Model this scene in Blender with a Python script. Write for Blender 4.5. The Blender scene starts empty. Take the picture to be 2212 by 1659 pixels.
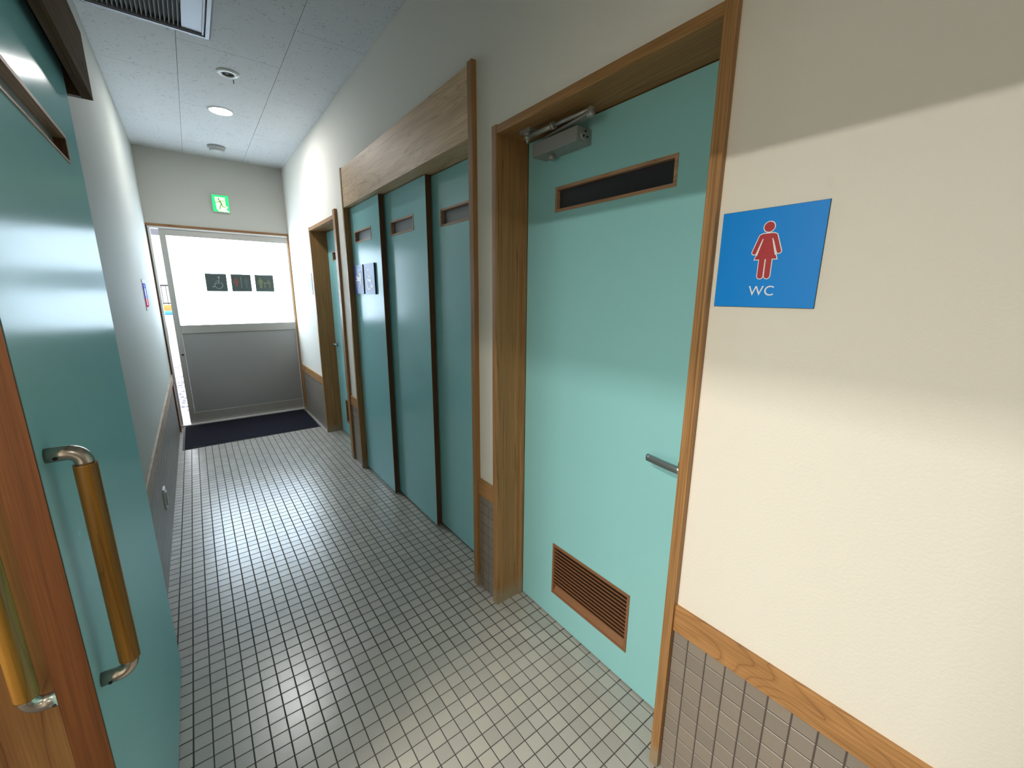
import bpy, bmesh, math, random
from mathutils import Vector, Matrix, Euler
random.seed(7)
sc = bpy.context.scene
col = sc.collection
PI = math.pi

# ------------------------------------------------------------------ camera, world, lights, exposure
cam_d = bpy.data.cameras.new('camera'); cam = bpy.data.objects.new('camera', cam_d); col.objects.link(cam)
cam_d.sensor_fit = 'HORIZONTAL'; cam_d.sensor_width = 36.0
cam_d.lens = 36.0 * 883.2 / 2212.0
cam_d.clip_start = 0.02; cam_d.clip_end = 200
RV = Vector((0.79360712, -0.60839435, 0.0066372)); UV = Vector((0.12504116, 0.17376375, 0.9768167)); FV = Vector((0.59544307, 0.77437876, -0.21397449))
m = Matrix.Identity(4)
for i in range(3):
    m[i][0] = RV[i]; m[i][1] = UV[i]; m[i][2] = -FV[i]
m[0][3], m[1][3], m[2][3] = -0.9661, 0.0, 1.4084
cam.matrix_world = m
sc.camera = cam

w = bpy.data.worlds.new('sky'); sc.world = w; w.use_nodes = True
bgn = w.node_tree.nodes['Background']; bgn.inputs[0].default_value = (0.90, 0.95, 1.0, 1); bgn.inputs[1].default_value = 3.2

sc.view_settings.view_transform = 'Standard'; sc.view_settings.look = 'None'
sc.view_settings.gamma = 1.0; sc.view_settings.use_curve_mapping = False
sc.view_settings.exposure = 0.45

PANE_E = 5.6         # daylight carried by the frosted door glass
ROOM_FAR_W = 76.0; ROOM_NEAR_W = 25.0   # the two warm lamps of the side room, watts
HALL_W = 5.0       # recessed corridor light

def area_lamp(name, loc, size, watts, color, spread=180, size_y=None):
    d = bpy.data.lights.new(name, 'AREA'); d.shape = 'RECTANGLE'; d.size = size; d.size_y = size_y or size; d.energy = watts; d.color = color
    d.spread = math.radians(spread)
    o = bpy.data.objects.new(name, d); o.location = loc; col.objects.link(o); return o
area_lamp('side_room_light', (-2.93, 0.22, 2.385), 0.09, ROOM_FAR_W, (1.0, 0.94, 0.84), size_y=0.60)
area_lamp('side_room_light', (-1.78, 0.58, 2.385), 0.09, ROOM_NEAR_W, (1.0, 0.94, 0.84), size_y=0.60)
area_lamp('fill_light_behind_camera', (-0.75, -1.75, 2.72), 0.30, 7.0, (1.0, 0.97, 0.90))  # added fill lamp without a fixture, lifts the near end of the corridor

# ------------------------------------------------------------------ materials
def newmat(name):
    mt = bpy.data.materials.new(name); mt.use_nodes = True
    nt = mt.node_tree; return mt, nt, nt.nodes['Principled BSDF'], nt.nodes, nt.links
def plain(name, rgb, rough=0.5, metal=0.0, spec=0.5, coat=0.0):
    mt, nt, b, N, L = newmat(name)
    b.inputs['Base Color'].default_value = (*rgb, 1); b.inputs['Roughness'].default_value = rough
    b.inputs['Metallic'].default_value = metal; b.inputs['Specular IOR Level'].default_value = spec
    b.inputs['Coat Weight'].default_value = coat; b.inputs['Coat Roughness'].default_value = 0.15
    return mt
def ramp(N, pts):
    r = N.new('ShaderNodeValToRGB'); e = r.color_ramp.elements
    while len(e) < len(pts): e.new(0.5)
    for el, (p, c) in zip(e, pts): el.position = p; el.color = (*c, 1)
    return r
def mixc(N, L, mode, fac, a, b):
    x = N.new('ShaderNodeMix'); x.data_type = 'RGBA'; x.blend_type = mode
    for s, v in ((x.inputs[0], fac), (x.inputs[6], a), (x.inputs[7], b)):
        if hasattr(v, 'is_output'): L.new(v, s)
        elif isinstance(v, (int, float)): s.default_value = v
        else: s.default_value = (*v, 1)
    return x.outputs[2]
def wood(name, axis, light, dark, across=9.0, along=0.55, lines=26.0, line_w=0.10, rough=0.5, wear=False, spec=0.3):
    """board with growth rings: contour lines of a noise stretched along the board"""
    mt, nt, b, N, L = newmat(name)
    tc = N.new('ShaderNodeTexCoord'); oi = N.new('ShaderNodeObjectInfo'); mp = N.new('ShaderNodeMapping')
    sc3 = [across] * 3; sc3['xyz'.index(axis)] = along
    mp.inputs['Scale'].default_value = sc3
    mul = N.new('ShaderNodeVectorMath'); mul.operation = 'SCALE'; mul.inputs[0].default_value = (7.3, 11.1, 5.7)
    L.new(oi.outputs['Random'], mul.inputs['Scale']); L.new(mul.outputs[0], mp.inputs['Location'])
    L.new(tc.outputs['Object'], mp.inputs['Vector'])
    n1 = N.new('ShaderNodeTexNoise'); n1.inputs['Scale'].default_value = 1.0; n1.inputs['Detail'].default_value = 1.5
    n1.inputs['Roughness'].default_value = 0.35; n1.inputs['Distortion'].default_value = 0.25
    L.new(mp.outputs[0], n1.inputs['Vector'])
    mm = N.new('ShaderNodeMath'); mm.operation = 'MULTIPLY'; mm.inputs[1].default_value = lines; L.new(n1.outputs[0], mm.inputs[0])
    fr = N.new('ShaderNodeMath'); fr.operation = 'FRACT'; L.new(mm.outputs[0], fr.inputs[0])
    rp = ramp(N, [(0.0, (1, 1, 1)), (max(0.01, line_w * .45), (.5, .5, .5)), (line_w * 2.2, (0.12, .12, .12)), (0.75, (0, 0, 0)), (1.0, (0.35, .35, .35))])
    L.new(fr.outputs[0], rp.inputs[0])
    # fine fibres
    mp2 = N.new('ShaderNodeMapping'); s2 = [260.0] * 3; s2['xyz'.index(axis)] = 6.0; mp2.inputs['Scale'].default_value = s2
    L.new(tc.outputs['Object'], mp2.inputs['Vector'])
    n2 = N.new('ShaderNodeTexNoise'); n2.inputs['Scale'].default_value = 1.0; n2.inputs['Detail'].default_value = 2.0; L.new(mp2.outputs[0], n2.inputs['Vector'])
    n3 = N.new('ShaderNodeTexNoise'); n3.inputs['Scale'].default_value = 2.2; L.new(mp.outputs[0], n3.inputs['Vector'])
    base = mixc(N, L, 'MIX', rp.outputs[0], light, dark)
    f2 = ramp(N, [(0.3, (0.80, 0.78, 0.76)), (0.7, (1.12, 1.1, 1.08))]); L.new(n2.outputs[0], f2.inputs[0])
    base = mixc(N, L, 'MULTIPLY', 1.0, base, f2.outputs[0])
    f3 = ramp(N, [(0.3, (0.86, 0.84, 0.82)), (0.7, (1.1, 1.1, 1.1))]); L.new(n3.outputs[0], f3.inputs[0])
    base = mixc(N, L, 'MULTIPLY', 1.0, base, f3.outputs[0])
    if wear:   # scuffed, greyed feet of the posts (height above the floor)
        sx = N.new('ShaderNodeSeparateXYZ'); L.new(tc.outputs['Object'], sx.inputs[0])
        nw = N.new('ShaderNodeTexNoise'); nw.inputs['Scale'].default_value = 30; nw.inputs['Detail'].default_value = 3; L.new(tc.outputs['Object'], nw.inputs['Vector'])
        ma = N.new('ShaderNodeMath'); ma.operation = 'MULTIPLY_ADD'; ma.inputs[1].default_value = 0.10; L.new(nw.outputs[0], ma.inputs[0]); L.new(sx.outputs[2], ma.inputs[2])
        rw = ramp(N, [(0.085, (0.75, .75, .75)), (0.135, (0, 0, 0))]); L.new(ma.outputs[0], rw.inputs[0])
        base = mixc(N, L, 'MIX', rw.outputs[0], base, (0.30, 0.25, 0.17))
    L.new(base, b.inputs['Base Color']); b.inputs['Roughness'].default_value = rough; b.inputs['Specular IOR Level'].default_value = spec
    bp = N.new('ShaderNodeBump'); bp.inputs['Strength'].default_value = 0.12; bp.inputs['Distance'].default_value = 0.002
    L.new(n2.outputs[0], bp.inputs['Height']); L.new(bp.outputs[0], b.inputs['Normal'])
    return mt
OAK_L = (0.375, 0.205, 0.080); OAK_D = (0.17, 0.078, 0.025)
WZ = wood('oak_upright', 'z', OAK_L, OAK_D, across=20, along=0.22, lines=26, line_w=0.12, wear=True)
WY = wood('oak_lengthwise', 'y', OAK_L, OAK_D, across=11, along=0.45, lines=30, line_w=0.12)
WX = wood('oak_crosswise', 'x', OAK_L, OAK_D, across=11, along=0.45, lines=30, line_w=0.12)
WRAIL = wood('oak_rail', 'y', (0.44, 0.235, 0.090), (0.20, 0.085, 0.028), across=6.0, along=2.3, lines=15, line_w=0.05)
WRAIL_L = wood('worn_rail', 'y', (0.40, 0.32, 0.25), (0.24, 0.17, 0.12), across=9, along=2.5, lines=9, line_w=0.06)
WHEAD = wood('ash_header_board', 'y', (0.66, 0.47, 0.28), (0.42, 0.26, 0.13), across=13, along=0.8, lines=22, line_w=0.10, rough=0.5)
WPALE = wood('pale_beading', 'y', (0.46, 0.29, 0.18), (0.26, 0.15, 0.08), across=20, along=1.0, lines=12)
WDARK = wood('stained_edge', 'z', (0.115, 0.050, 0.020), (0.060, 0.024, 0.010), across=22, along=0.7, lines=14, rough=0.5)
WDOOREDGE = wood('red_brown_edge', 'z', (0.125, 0.045, 0.012), (0.09, 0.032, 0.008), across=14, along=0.5, lines=6, rough=0.5)
WJAMB = wood('golden_jamb', 'z', (0.15, 0.070, 0.022), (0.065, 0.022, 0.006), across=6.5, along=1.1, lines=9, line_w=0.05, rough=0.45)
WBOX = wood('brown_box_board', 'y', (0.115, 0.072, 0.042), (0.07, 0.04, 0.022), across=8, along=0.5, lines=16, rough=0.9, spec=0.03)
WSLAT = plain('slat_brown', (0.235, 0.105, 0.045), 0.5)
WGRIP = wood('turned_grip', 'z', (0.22, 0.11, 0.016), (0.13, 0.06, 0.008), across=22, along=2.0, lines=8, rough=0.3)

def laminate(name, rgb, rough):
    """satin laminate: matt colour under a thin sheen of limited strength"""
    mt = bpy.data.materials.new(name); mt.use_nodes = True; nt = mt.node_tree; N, L = nt.nodes, nt.links
    N.remove(N['Principled BSDF']); out = N['Material Output']
    d = N.new('ShaderNodeBsdfDiffuse'); d.inputs['Color'].default_value = (*rgb, 1)
    g = N.new('ShaderNodeBsdfGlossy'); g.inputs['Roughness'].default_value = rough; g.inputs['Color'].default_value = (1, 1, 1, 1)
    tc = N.new('ShaderNodeTexCoord'); n = N.new('ShaderNodeTexNoise'); n.inputs['Scale'].default_value = 420; n.inputs['Detail'].default_value = 2
    L.new(tc.outputs['Object'], n.inputs['Vector']); bp = N.new('ShaderNodeBump'); bp.inputs['Strength'].default_value = 0.05; bp.inputs['Distance'].default_value = 0.001
    L.new(n.outputs[0], bp.inputs['Height']); L.new(bp.outputs[0], g.inputs['Normal'])
    fr = N.new('ShaderNodeFresnel'); fr.inputs['IOR'].default_value = 1.42
    mn = N.new('ShaderNodeMath'); mn.operation = 'MINIMUM'; mn.inputs[1].default_value = 0.090; L.new(fr.outputs[0], mn.inputs[0])
    mx = N.new('ShaderNodeMixShader'); L.new(mn.outputs[0], mx.inputs[0]); L.new(d.outputs[0], mx.inputs[1]); L.new(g.outputs[0], mx.inputs[2]); L.new(mx.outputs[0], out.inputs['Surface'])
    return mt
TEAL = laminate('teal_laminate', (0.285, 0.600, 0.625), 0.19)

def wallmat(name, rgb, bump=0.25, stains=True):
    mt, nt, b, N, L = newmat(name)
    tc = N.new('ShaderNodeTexCoord')
    n = N.new('ShaderNodeTexNoise'); n.inputs['Scale'].default_value = 160; n.inputs['Detail'].default_value = 3; L.new(tc.outputs['Object'], n.inputs['Vector'])
    bp = N.new('ShaderNodeBump'); bp.inputs['Strength'].default_value = bump; bp.inputs['Distance'].default_value = 0.002
    L.new(n.outputs[0], bp.inputs['Height']); L.new(bp.outputs[0], b.inputs['Normal'])
    n2 = N.new('ShaderNodeTexNoise'); n2.inputs['Scale'].default_value = 14; n2.inputs['Detail'].default_value = 5; L.new(tc.outputs['Object'], n2.inputs['Vector'])
    r = ramp(N, [(0.74, (1, 1, 1)), (0.84, (0.90, 0.87, 0.83))]); L.new(n2.outputs[0], r.inputs[0])
    L.new(mixc(N, L, 'MULTIPLY', 1.0, rgb, r.outputs[0]), b.inputs['Base Color'])
    b.inputs['Roughness'].default_value = 0.75; b.inputs['Specular IOR Level'].default_value = 0.15
    return mt
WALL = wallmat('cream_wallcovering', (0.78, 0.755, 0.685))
WALL_END_SHADED = wallmat('cream_wallcovering_end_shaded', (0.52, 0.515, 0.47))  # same cream paint, shade of the end wall put into the colour
WALL_L_SHADED = wallmat('cream_wallcovering_left_shaded', (0.43, 0.45, 0.42))  # same cream covering again, dimmer light on the left side darkened into it

def tilemat(name, rgb, rough, spots=0.08):
    mt, nt, b, N, L = newmat(name)
    tc = N.new('ShaderNodeTexCoord'); oi = N.new('ShaderNodeObjectInfo'); g = N.new('ShaderNodeNewGeometry')
    n = N.new('ShaderNodeTexNoise'); n.inputs['Scale'].default_value = 700; n.inputs['Detail'].default_value = 2; L.new(g.outputs['Position'], n.inputs['Vector'])
    r = ramp(N, [(0.3, (1 - spots * 2,) * 3), (0.7, (1 + spots,) * 3)]); L.new(n.outputs[0], r.inputs[0])
    c = mixc(N, L, 'MULTIPLY', 1.0, rgb, r.outputs[0])
    ad = N.new('ShaderNodeMath'); ad.operation = 'ADD'; L.new(oi.outputs['Random'], ad.inputs[0]); L.new(g.outputs['Random Per Island'], ad.inputs[1])
    fr = N.new('ShaderNodeMath'); fr.operation = 'FRACT'; L.new(ad.outputs[0], fr.inputs[0])
    r2 = ramp(N, [(0.0, (0.90, 0.90, 0.91)), (0.5, (1.0, 1.0, 1.0)), (1.0, (1.07, 1.06, 1.04))]); L.new(fr.outputs[0], r2.inputs[0])
    L.new(mixc(N, L, 'MULTIPLY', 1.0, c, r2.outputs[0]), b.inputs['Base Color'])
    b.inputs['Roughness'].default_value = rough; b.inputs['Specular IOR Level'].default_value = 1.0
    bp = N.new('ShaderNodeBump'); bp.inputs['Strength'].default_value = 0.05; bp.inputs['Distance'].default_value = 0.0006
    L.new(n.outputs[0], bp.inputs['Height']); L.new(bp.outputs[0], b.inputs['Normal'])
    return mt
FTILE = tilemat('floor_tile_glaze', (0.40, 0.385, 0.35), 0.27)
LTILE_SHADED = tilemat('wall_tile_glaze_left_shaded', (0.19, 0.18, 0.165), 0.5)  # same tile as the right wall, its shading put into a darker colour
WTILE = tilemat('wall_tile_glaze', (0.25, 0.212, 0.175), 0.45)
GROUT = plain('dark_grout', (0.060, 0.056, 0.054), 0.9)
GROUT_W = plain('wall_grout', (0.085, 0.070, 0.065), 0.9)

def ceilmat():
    mt, nt, b, N, L = newmat('pitted_ceiling_board')
    g = N.new('ShaderNodeNewGeometry'); mp = N.new('ShaderNodeMapping'); mp.inputs['Scale'].default_value = (60, 130, 60); mp.inputs['Rotation'].default_value = (0, 0, 0.5)
    L.new(g.outputs['Position'], mp.inputs['Vector'])
    n = N.new('ShaderNodeTexNoise'); n.inputs['Scale'].default_value = 1.0; n.inputs['Detail'].default_value = 3.0; n.inputs['Distortion'].default_value = 0.6; L.new(mp.outputs[0], n.inputs['Vector'])
    big = N.new('ShaderNodeTexNoise'); big.inputs['Scale'].default_value = 12; L.new(g.outputs['Position'], big.inputs['Vector'])
    ma = N.new('ShaderNodeMath'); ma.operation = 'MULTIPLY_ADD'; ma.inputs[1].default_value = 0.25; L.new(big.outputs[0], ma.inputs[0]); L.new(n.outputs[0], ma.inputs[2])
    r = ramp(N, [(0.76, (1, 1, 1)), (0.82, (0.42, 0.42, 0.42))]); L.new(ma.outputs[0], r.inputs[0])
    L.new(mixc(N, L, 'MULTIPLY', 1.0, (0.52, 0.53, 0.53), r.outputs[0]), b.inputs['Base Color'])
    b.inputs['Roughness'].default_value = 0.85
    bp = N.new('ShaderNodeBump'); bp.inputs['Strength'].default_value = 0.5; bp.inputs['Distance'].default_value = 0.003; L.new(r.outputs[0], bp.inputs['Height']); L.new(bp.outputs[0], b.inputs['Normal'])
    return mt
CEIL = ceilmat()
BLACK = plain('black', (0.006, 0.006, 0.006), 0.8)
DARKGLASS = plain('dark_glass', (0.030, 0.033, 0.040), 0.22)
GREYGLASS = plain('grey_frosted_glass', (0.13, 0.145, 0.155), 0.35)
LEFTGLASS = plain('green_grey_frosted_glass', (0.24, 0.28, 0.27), 0.4)
ALU = plain('aged_aluminium', (0.46, 0.45, 0.42), 0.42, 0.6)
ALUPANEL = plain('aluminium_panel', (0.34, 0.345, 0.34), 0.38, 0.35)
ALUWHITE = plain('bright_aluminium', (0.72, 0.72, 0.72), 0.35, 0.4)
CLOSER = plain('silver_enamel', (0.34, 0.345, 0.33), 0.42, 0.45)
CHROME = plain('satin_chrome', (0.42, 0.38, 0.33), 0.25, 0.9)
LEVER = plain('brushed_lever', (0.30, 0.33, 0.34), 0.30, 0.8)
WHITEP = plain('white_plastic', (0.66, 0.67, 0.64), 0.4)
GREYP = plain('grey_plastic', (0.40, 0.41, 0.40), 0.5)
BLUE = plain('blue_print', (0.002, 0.255, 0.80), 0.35, 0, 0.3)
REDP = plain('red_print', (0.42, 0.020, 0.030), 0.4)
WHITEPR = plain('white_print', (0.85, 0.86, 0.88), 0.4)
NAVYEDGE = plain('dark_sign_edge', (0.004, 0.03, 0.05), 0.5)
PALEBLUE = plain('slate_blue_print', (0.075, 0.17, 0.46), 0.38, 0, 0.25)
STICK = plain('dark_sticker_back', (0.060, 0.085, 0.080), 0.5)
STICK_R = plain('red_sticker_figure', (0.22, 0.07, 0.06), 0.5)
STICK_L = plain('grey_sticker_figure', (0.24, 0.31, 0.30), 0.5)
STICK_Y = plain('olive_sticker_figure', (0.17, 0.19, 0.10), 0.5)
def emis(name, rgb, s):
    mt, nt, b, N, L = newmat(name); b.inputs['Base Color'].default_value = (*rgb, 1)
    b.inputs['Emission Color'].default_value = (*rgb, 1); b.inputs['Emission Strength'].default_value = s; return mt
LAMP = emis('lamp_face', (1, 0.98, 0.96), 250)
EXIT_G = emis('exit_green', (0.0, 0.50, 0.12), 1.1)
EXIT_W = emis('exit_yellow_white', (0.98, 0.97, 0.52), 1.0)
EXIT_F = emis('exit_figure_green', (0.02, 0.22, 0.03), 0.9)
def pane_mat():
    mt, nt, b, N, L = newmat('frosted_pane')
    tc = N.new('ShaderNodeTexCoord'); n = N.new('ShaderNodeTexNoise'); n.inputs['Scale'].default_value = 150; n.inputs['Detail'].default_value = 1; L.new(tc.outputs['Object'], n.inputs['Vector'])
    bp = N.new('ShaderNodeBump'); bp.inputs['Strength'].default_value = 0.3; bp.inputs['Distance'].default_value = 0.001; L.new(n.outputs[0], bp.inputs['Height']); L.new(bp.outputs[0], b.inputs['Normal'])
    b.inputs['Base Color'].default_value = (0.9, 0.95, 1, 1); b.inputs['Roughness'].default_value = 0.35
    b.inputs['Transmission Weight'].default_value = 0.15
    b.inputs['Emission Color'].default_value = (0.74, 0.88, 1.0, 1); b.inputs['Emission Strength'].default_value = PANE_E
    return mt
PANE = pane_mat()
def matmat():
    mt, nt, b, N, L = newmat('rubber_backed_pile')
    tc = N.new('ShaderNodeTexCoord'); n = N.new('ShaderNodeTexNoise'); n.inputs['Scale'].default_value = 260; n.inputs['Detail'].default_value = 3; L.new(tc.outputs['Object'], n.inputs['Vector'])
    r = ramp(N, [(0.3, (0.006, 0.006, 0.010)), (0.75, (0.022, 0.022, 0.032))]); L.new(n.outputs[0], r.inputs[0]); L.new(r.outputs[0], b.inputs['Base Color'])
    b.inputs['Roughness'].default_value = 0.9; b.inputs['Specular IOR Level'].default_value = 0.08
    bp = N.new('ShaderNodeBump'); bp.inputs['Strength'].default_value = 0.5; bp.inputs['Distance'].default_value = 0.003; L.new(n.outputs[0], bp.inputs['Height']); L.new(bp.outputs[0], b.inputs['Normal'])
    return mt
MATM = matmat(); MATEDGE = plain('rubber_edge', (0.010, 0.010, 0.014), 0.5)

# ------------------------------------------------------------------ helpers
def tag(o, label=None, cat=None, group=None, kind=None):
    if label: o['label'] = label
    if cat: o['category'] = cat
    if group: o['group'] = group
    if kind: o['kind'] = kind
    return o
def box(bm, x0, x1, y0, y1, z0, z1, bev=0.0):
    tmp = bmesh.new() if bev else bm
    v = [tmp.verts.new(p) for p in ((x0, y0, z0), (x1, y0, z0), (x1, y1, z0), (x0, y1, z0), (x0, y0, z1), (x1, y0, z1), (x1, y1, z1), (x0, y1, z1))]
    for f in ((0, 3, 2, 1), (4, 5, 6, 7), (0, 1, 5, 4), (1, 2, 6, 5), (2, 3, 7, 6), (3, 0, 4, 7)):
        tmp.faces.new([v[i] for i in f])
    if bev:
        bmesh.ops.bevel(tmp, geom=tmp.edges[:], offset=bev, segments=2, affect='EDGES', profile=0.6)
        me = bpy.data.meshes.new('t'); tmp.to_mesh(me); tmp.free(); bm.from_mesh(me); bpy.data.meshes.remove(me)
    return bm
def B(*boxes, bev=0.0):
    bm = bmesh.new()
    for b_ in boxes: box(bm, *b_, bev=bev)
    return bm
def tube(bm, pts, r, seg=16, caps=True, r2=None):
    """round bar through points (parallel transport)"""
    pts = [Vector(p) for p in pts]; rings = []; n = None
    for i, p in enumerate(pts):
        d = ((pts[min(i + 1, len(pts) - 1)] - p).normalized() + (p - pts[max(i - 1, 0)]).normalized()).normalized()
        if n is None:
            a = Vector((0, 0, 1)) if abs(d.z) < 0.9 else Vector((1, 0, 0)); n = d.cross(a).normalized()
        else:
            n = (n - d * n.dot(d)).normalized()
        q = d.cross(n)
        rr = r if r2 is None else r + (r2 - r) * i / (len(pts) - 1)
        rings.append([bm.verts.new(p + (n * math.cos(t) + q * math.sin(t)) * rr) for t in [2 * PI * k / seg for k in range(seg)]])
    for a, b_ in zip(rings, rings[1:]):
        for k in range(seg): 
            f = bm.faces.new((a[k], a[(k + 1) % seg], b_[(k + 1) % seg], b_[k])); f.smooth = True
    if caps: bm.faces.new(rings[0][::-1]); bm.faces.new(rings[-1])
    return bm
def lathe(bm, prof, centre, seg=40, axis='z'):
    closed = len(prof) > 2 and prof[0] == prof[-1]
    if closed: prof = prof[:-1]
    """prof: (radius, height) list around an axis through centre"""
    c = Vector(centre); rings = []
    for r, h in prof:
        ring = []
        for k in range(seg):
            t = 2 * PI * k / seg
            if axis == 'z': p = Vector((r * math.cos(t), r * math.sin(t), h))
            elif axis == 'y': p = Vector((r * math.cos(t), h, r * math.sin(t)))
            else: p = Vector((h, r * math.cos(t), r * math.sin(t)))
            ring.append(bm.verts.new(c + p))
        rings.append(ring)
    for a, b_ in zip(rings, rings[1:] + ([rings[0]] if closed else [])):
        for k in range(seg):
            f = bm.faces.new((a[k], a[(k + 1) % seg], b_[(k + 1) % seg], b_[k])); f.smooth = True
    if closed: return bm
    for ring in (rings[0], rings[-1]):
        if (ring[0].co - ring[seg // 2].co).length > 1e-4: bm.faces.new(ring)
    return bm
def fix(bm): bmesh.ops.recalc_face_normals(bm, faces=bm.faces[:]); return bm
def link(name, me, mat=None):
    o = bpy.data.objects.new(name, me); col.objects.link(o)
    if mat and me and not me.materials: me.materials.append(mat)
    return o
def thing(name, loc, label, cat, group=None, kind=None):
    o = bpy.data.objects.new(name, None); o.empty_display_size = 0.05; col.objects.link(o); o.location = loc
    o['_base'] = loc
    return tag(o, label, cat, group, kind)
def base_of(p):
    v = Vector((0, 0, 0))
    while p: v += p.location; p = p.parent
    return v
def part(name, bm, mat, parent, label=None, kind=None):
    """mesh given in world coordinates, stored relative to its own base point"""
    fix(bm); me = bpy.data.meshes.new(name); 
    off = base_of(parent)
    bmesh.ops.translate(bm, verts=bm.verts[:], vec=-off); bm.to_mesh(me); bm.free()
    o = link(name, me, mat); o.parent = parent
    return tag(o, label, None, None, kind)
def single(name, bm, mat, label=None, cat=None, group=None, kind=None):
    fix(bm); me = bpy.data.meshes.new(name)
    xs = [v.co for v in bm.verts]; c = Vector(((min(p.x for p in xs) + max(p.x for p in xs)) / 2, (min(p.y for p in xs) + max(p.y for p in xs)) / 2, min(p.z for p in xs)))
    bmesh.ops.translate(bm, verts=bm.verts[:], vec=-c); bm.to_mesh(me); bm.free()
    o = link(name, me, mat); o.location = c
    return tag(o, label, cat, group, kind)
def holed(bm, axis, a0, a1, u0, u1, v0, v1, holes):
    """slab normal to axis ('x' or 'y'), u = the other horizontal, v = z, with rectangular holes"""
    us = sorted({u0, u1, *[h[0] for h in holes], *[h[1] for h in holes]}); vs = sorted({v0, v1, *[h[2] for h in holes], *[h[3] for h in holes]})
    for i in range(len(us) - 1):
        j = 0
        while j < len(vs) - 1:
            def solid(jj):
                cu, cv = (us[i] + us[i + 1]) / 2, (vs[jj] + vs[jj + 1]) / 2
                return u0 <= cu <= u1 and v0 <= cv <= v1 and not any(h[0] < cu < h[1] and h[2] < cv < h[3] for h in holes)
            if not solid(j): j += 1; continue
            k = j
            while k + 1 < len(vs) - 1 and solid(k + 1): k += 1
            if axis == 'x': box(bm, a0, a1, us[i], us[i + 1], vs[j], vs[k + 1])
            else: box(bm, us[i], us[i + 1], a0, a1, vs[j], vs[k + 1])
            j = k + 1
    return bm

# flat shapes on a sign: local (u, v) in metres -> world
class Plane:
    def __init__(s, o, ux, uz, n): s.o, s.ux, s.uz, s.n = Vector(o), Vector(ux), Vector(uz), Vector(n)
    def P(s, u, v, d=0.0): return s.o + s.ux * u + s.uz * v + s.n * d
_pc = [0]
def prism(bm, pl, pts, d0, d1):
    _pc[0] = (_pc[0] + 1) % 12; d1 = d1 + 2e-5 * _pc[0]
    a = [bm.verts.new(pl.P(u, v, d0)) for u, v in pts]; b_ = [bm.verts.new(pl.P(u, v, d1)) for u, v in pts]
    bm.faces.new(a[::-1]); bm.faces.new(b_)
    for i in range(len(pts)): bm.faces.new((a[i], a[(i + 1) % len(pts)], b_[(i + 1) % len(pts)], b_[i]))
def circ(c, r, n=28): return [(c[0] + r * math.cos(2 * PI * k / n), c[1] + r * math.sin(2 * PI * k / n)) for k in range(n)]
def capsule(p, q, r, n=8, r2=None):
    r2 = r if r2 is None else r2
    a = math.atan2(q[1] - p[1], q[0] - p[0]); out = []
    for k in range(n + 1): t = a - PI / 2 + PI * k / n; out.append((q[0] + r2 * math.cos(t), q[1] + r2 * math.sin(t)))
    for k in range(n + 1): t = a + PI / 2 + PI * k / n; out.append((p[0] + r * math.cos(t), p[1] + r * math.sin(t)))
    return out
def arc_band(c, r, w_, t0, t1, n=24):
    o = [(c[0] + (r + w_) * math.cos(t0 + (t1 - t0) * k / n), c[1] + (r + w_) * math.sin(t0 + (t1 - t0) * k / n)) for k in range(n + 1)]
    i = [(c[0] + (r - w_) * math.cos(t0 + (t1 - t0) * k / n), c[1] + (r - w_) * math.sin(t0 + (t1 - t0) * k / n)) for k in range(n + 1)]
    return o, i
def band(bm, pl, c, r, w_, t0, t1, d0, d1, n=24):
    o, i = arc_band(c, r, w_, t0, t1, n)
    for k in range(n): prism(bm, pl, [i[k], o[k], o[k + 1], i[k + 1]], d0, d1)
def text_bm(s, size, pl, u, v, d0, d1, slant=0.0):
    cu = bpy.data.curves.new('txt', 'FONT'); cu.body = s; cu.size = size; cu.extrude = (d1 - d0) / 2; cu.align_x = 'CENTER'; cu.shear = slant
    cu.space_character = 1.05
    ob = bpy.data.objects.new('txt', cu); col.objects.link(ob)
    me = bpy.data.meshes.new_from_object(ob.evaluated_get(bpy.context.evaluated_depsgraph_get()))
    bm = bmesh.new(); bm.from_mesh(me)
    bpy.data.objects.remove(ob); bpy.data.curves.remove(cu); bpy.data.meshes.remove(me)
    for vt in bm.verts:
        x, y, z = vt.co; vt.co = pl.P(u + x, v + y, (d0 + d1) / 2 + z)
    return bm
def woman(pl, cu, top, h, grow, d0, d1):
    """standing woman pictogram, height h, outline grown by grow"""
    bm = bmesh.new(); k = h / 0.115
    def S(u, v): return (cu + u * k, top - v * k)
    g = grow
    prism(bm, pl, circ(S(0, 0.0105), 0.0098 * k + g, 32), d0, d1)
    # arms
    for s in (-1, 1): prism(bm, pl, capsule(S(s * 0.0130, 0.0290), S(s * 0.0235, 0.0600), 0.0040 * k + g), d0, d1)
    # shoulders + dress
    prism(bm, pl, capsule(S(-0.0095, 0.0288), S(0.0095, 0.0288), 0.0052 * k + g), d0, d1)
    e = g / k
    prism(bm, pl, [S(-0.0098 - e * .6, 0.026), S(0.0098 + e * .6, 0.026), S(0.0125 + e, 0.046), S(0.0210 + e * 1.3, 0.0745 + e), S(-0.0210 - e * 1.3, 0.0745 + e), S(-0.0125 - e, 0.046)], d0, d1)
    for s in (-1, 1): prism(bm, pl, capsule(S(s * 0.0067, 0.072), S(s * 0.0067, 0.1085), 0.0053 * k + g), d0, d1)
    return bm
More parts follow.
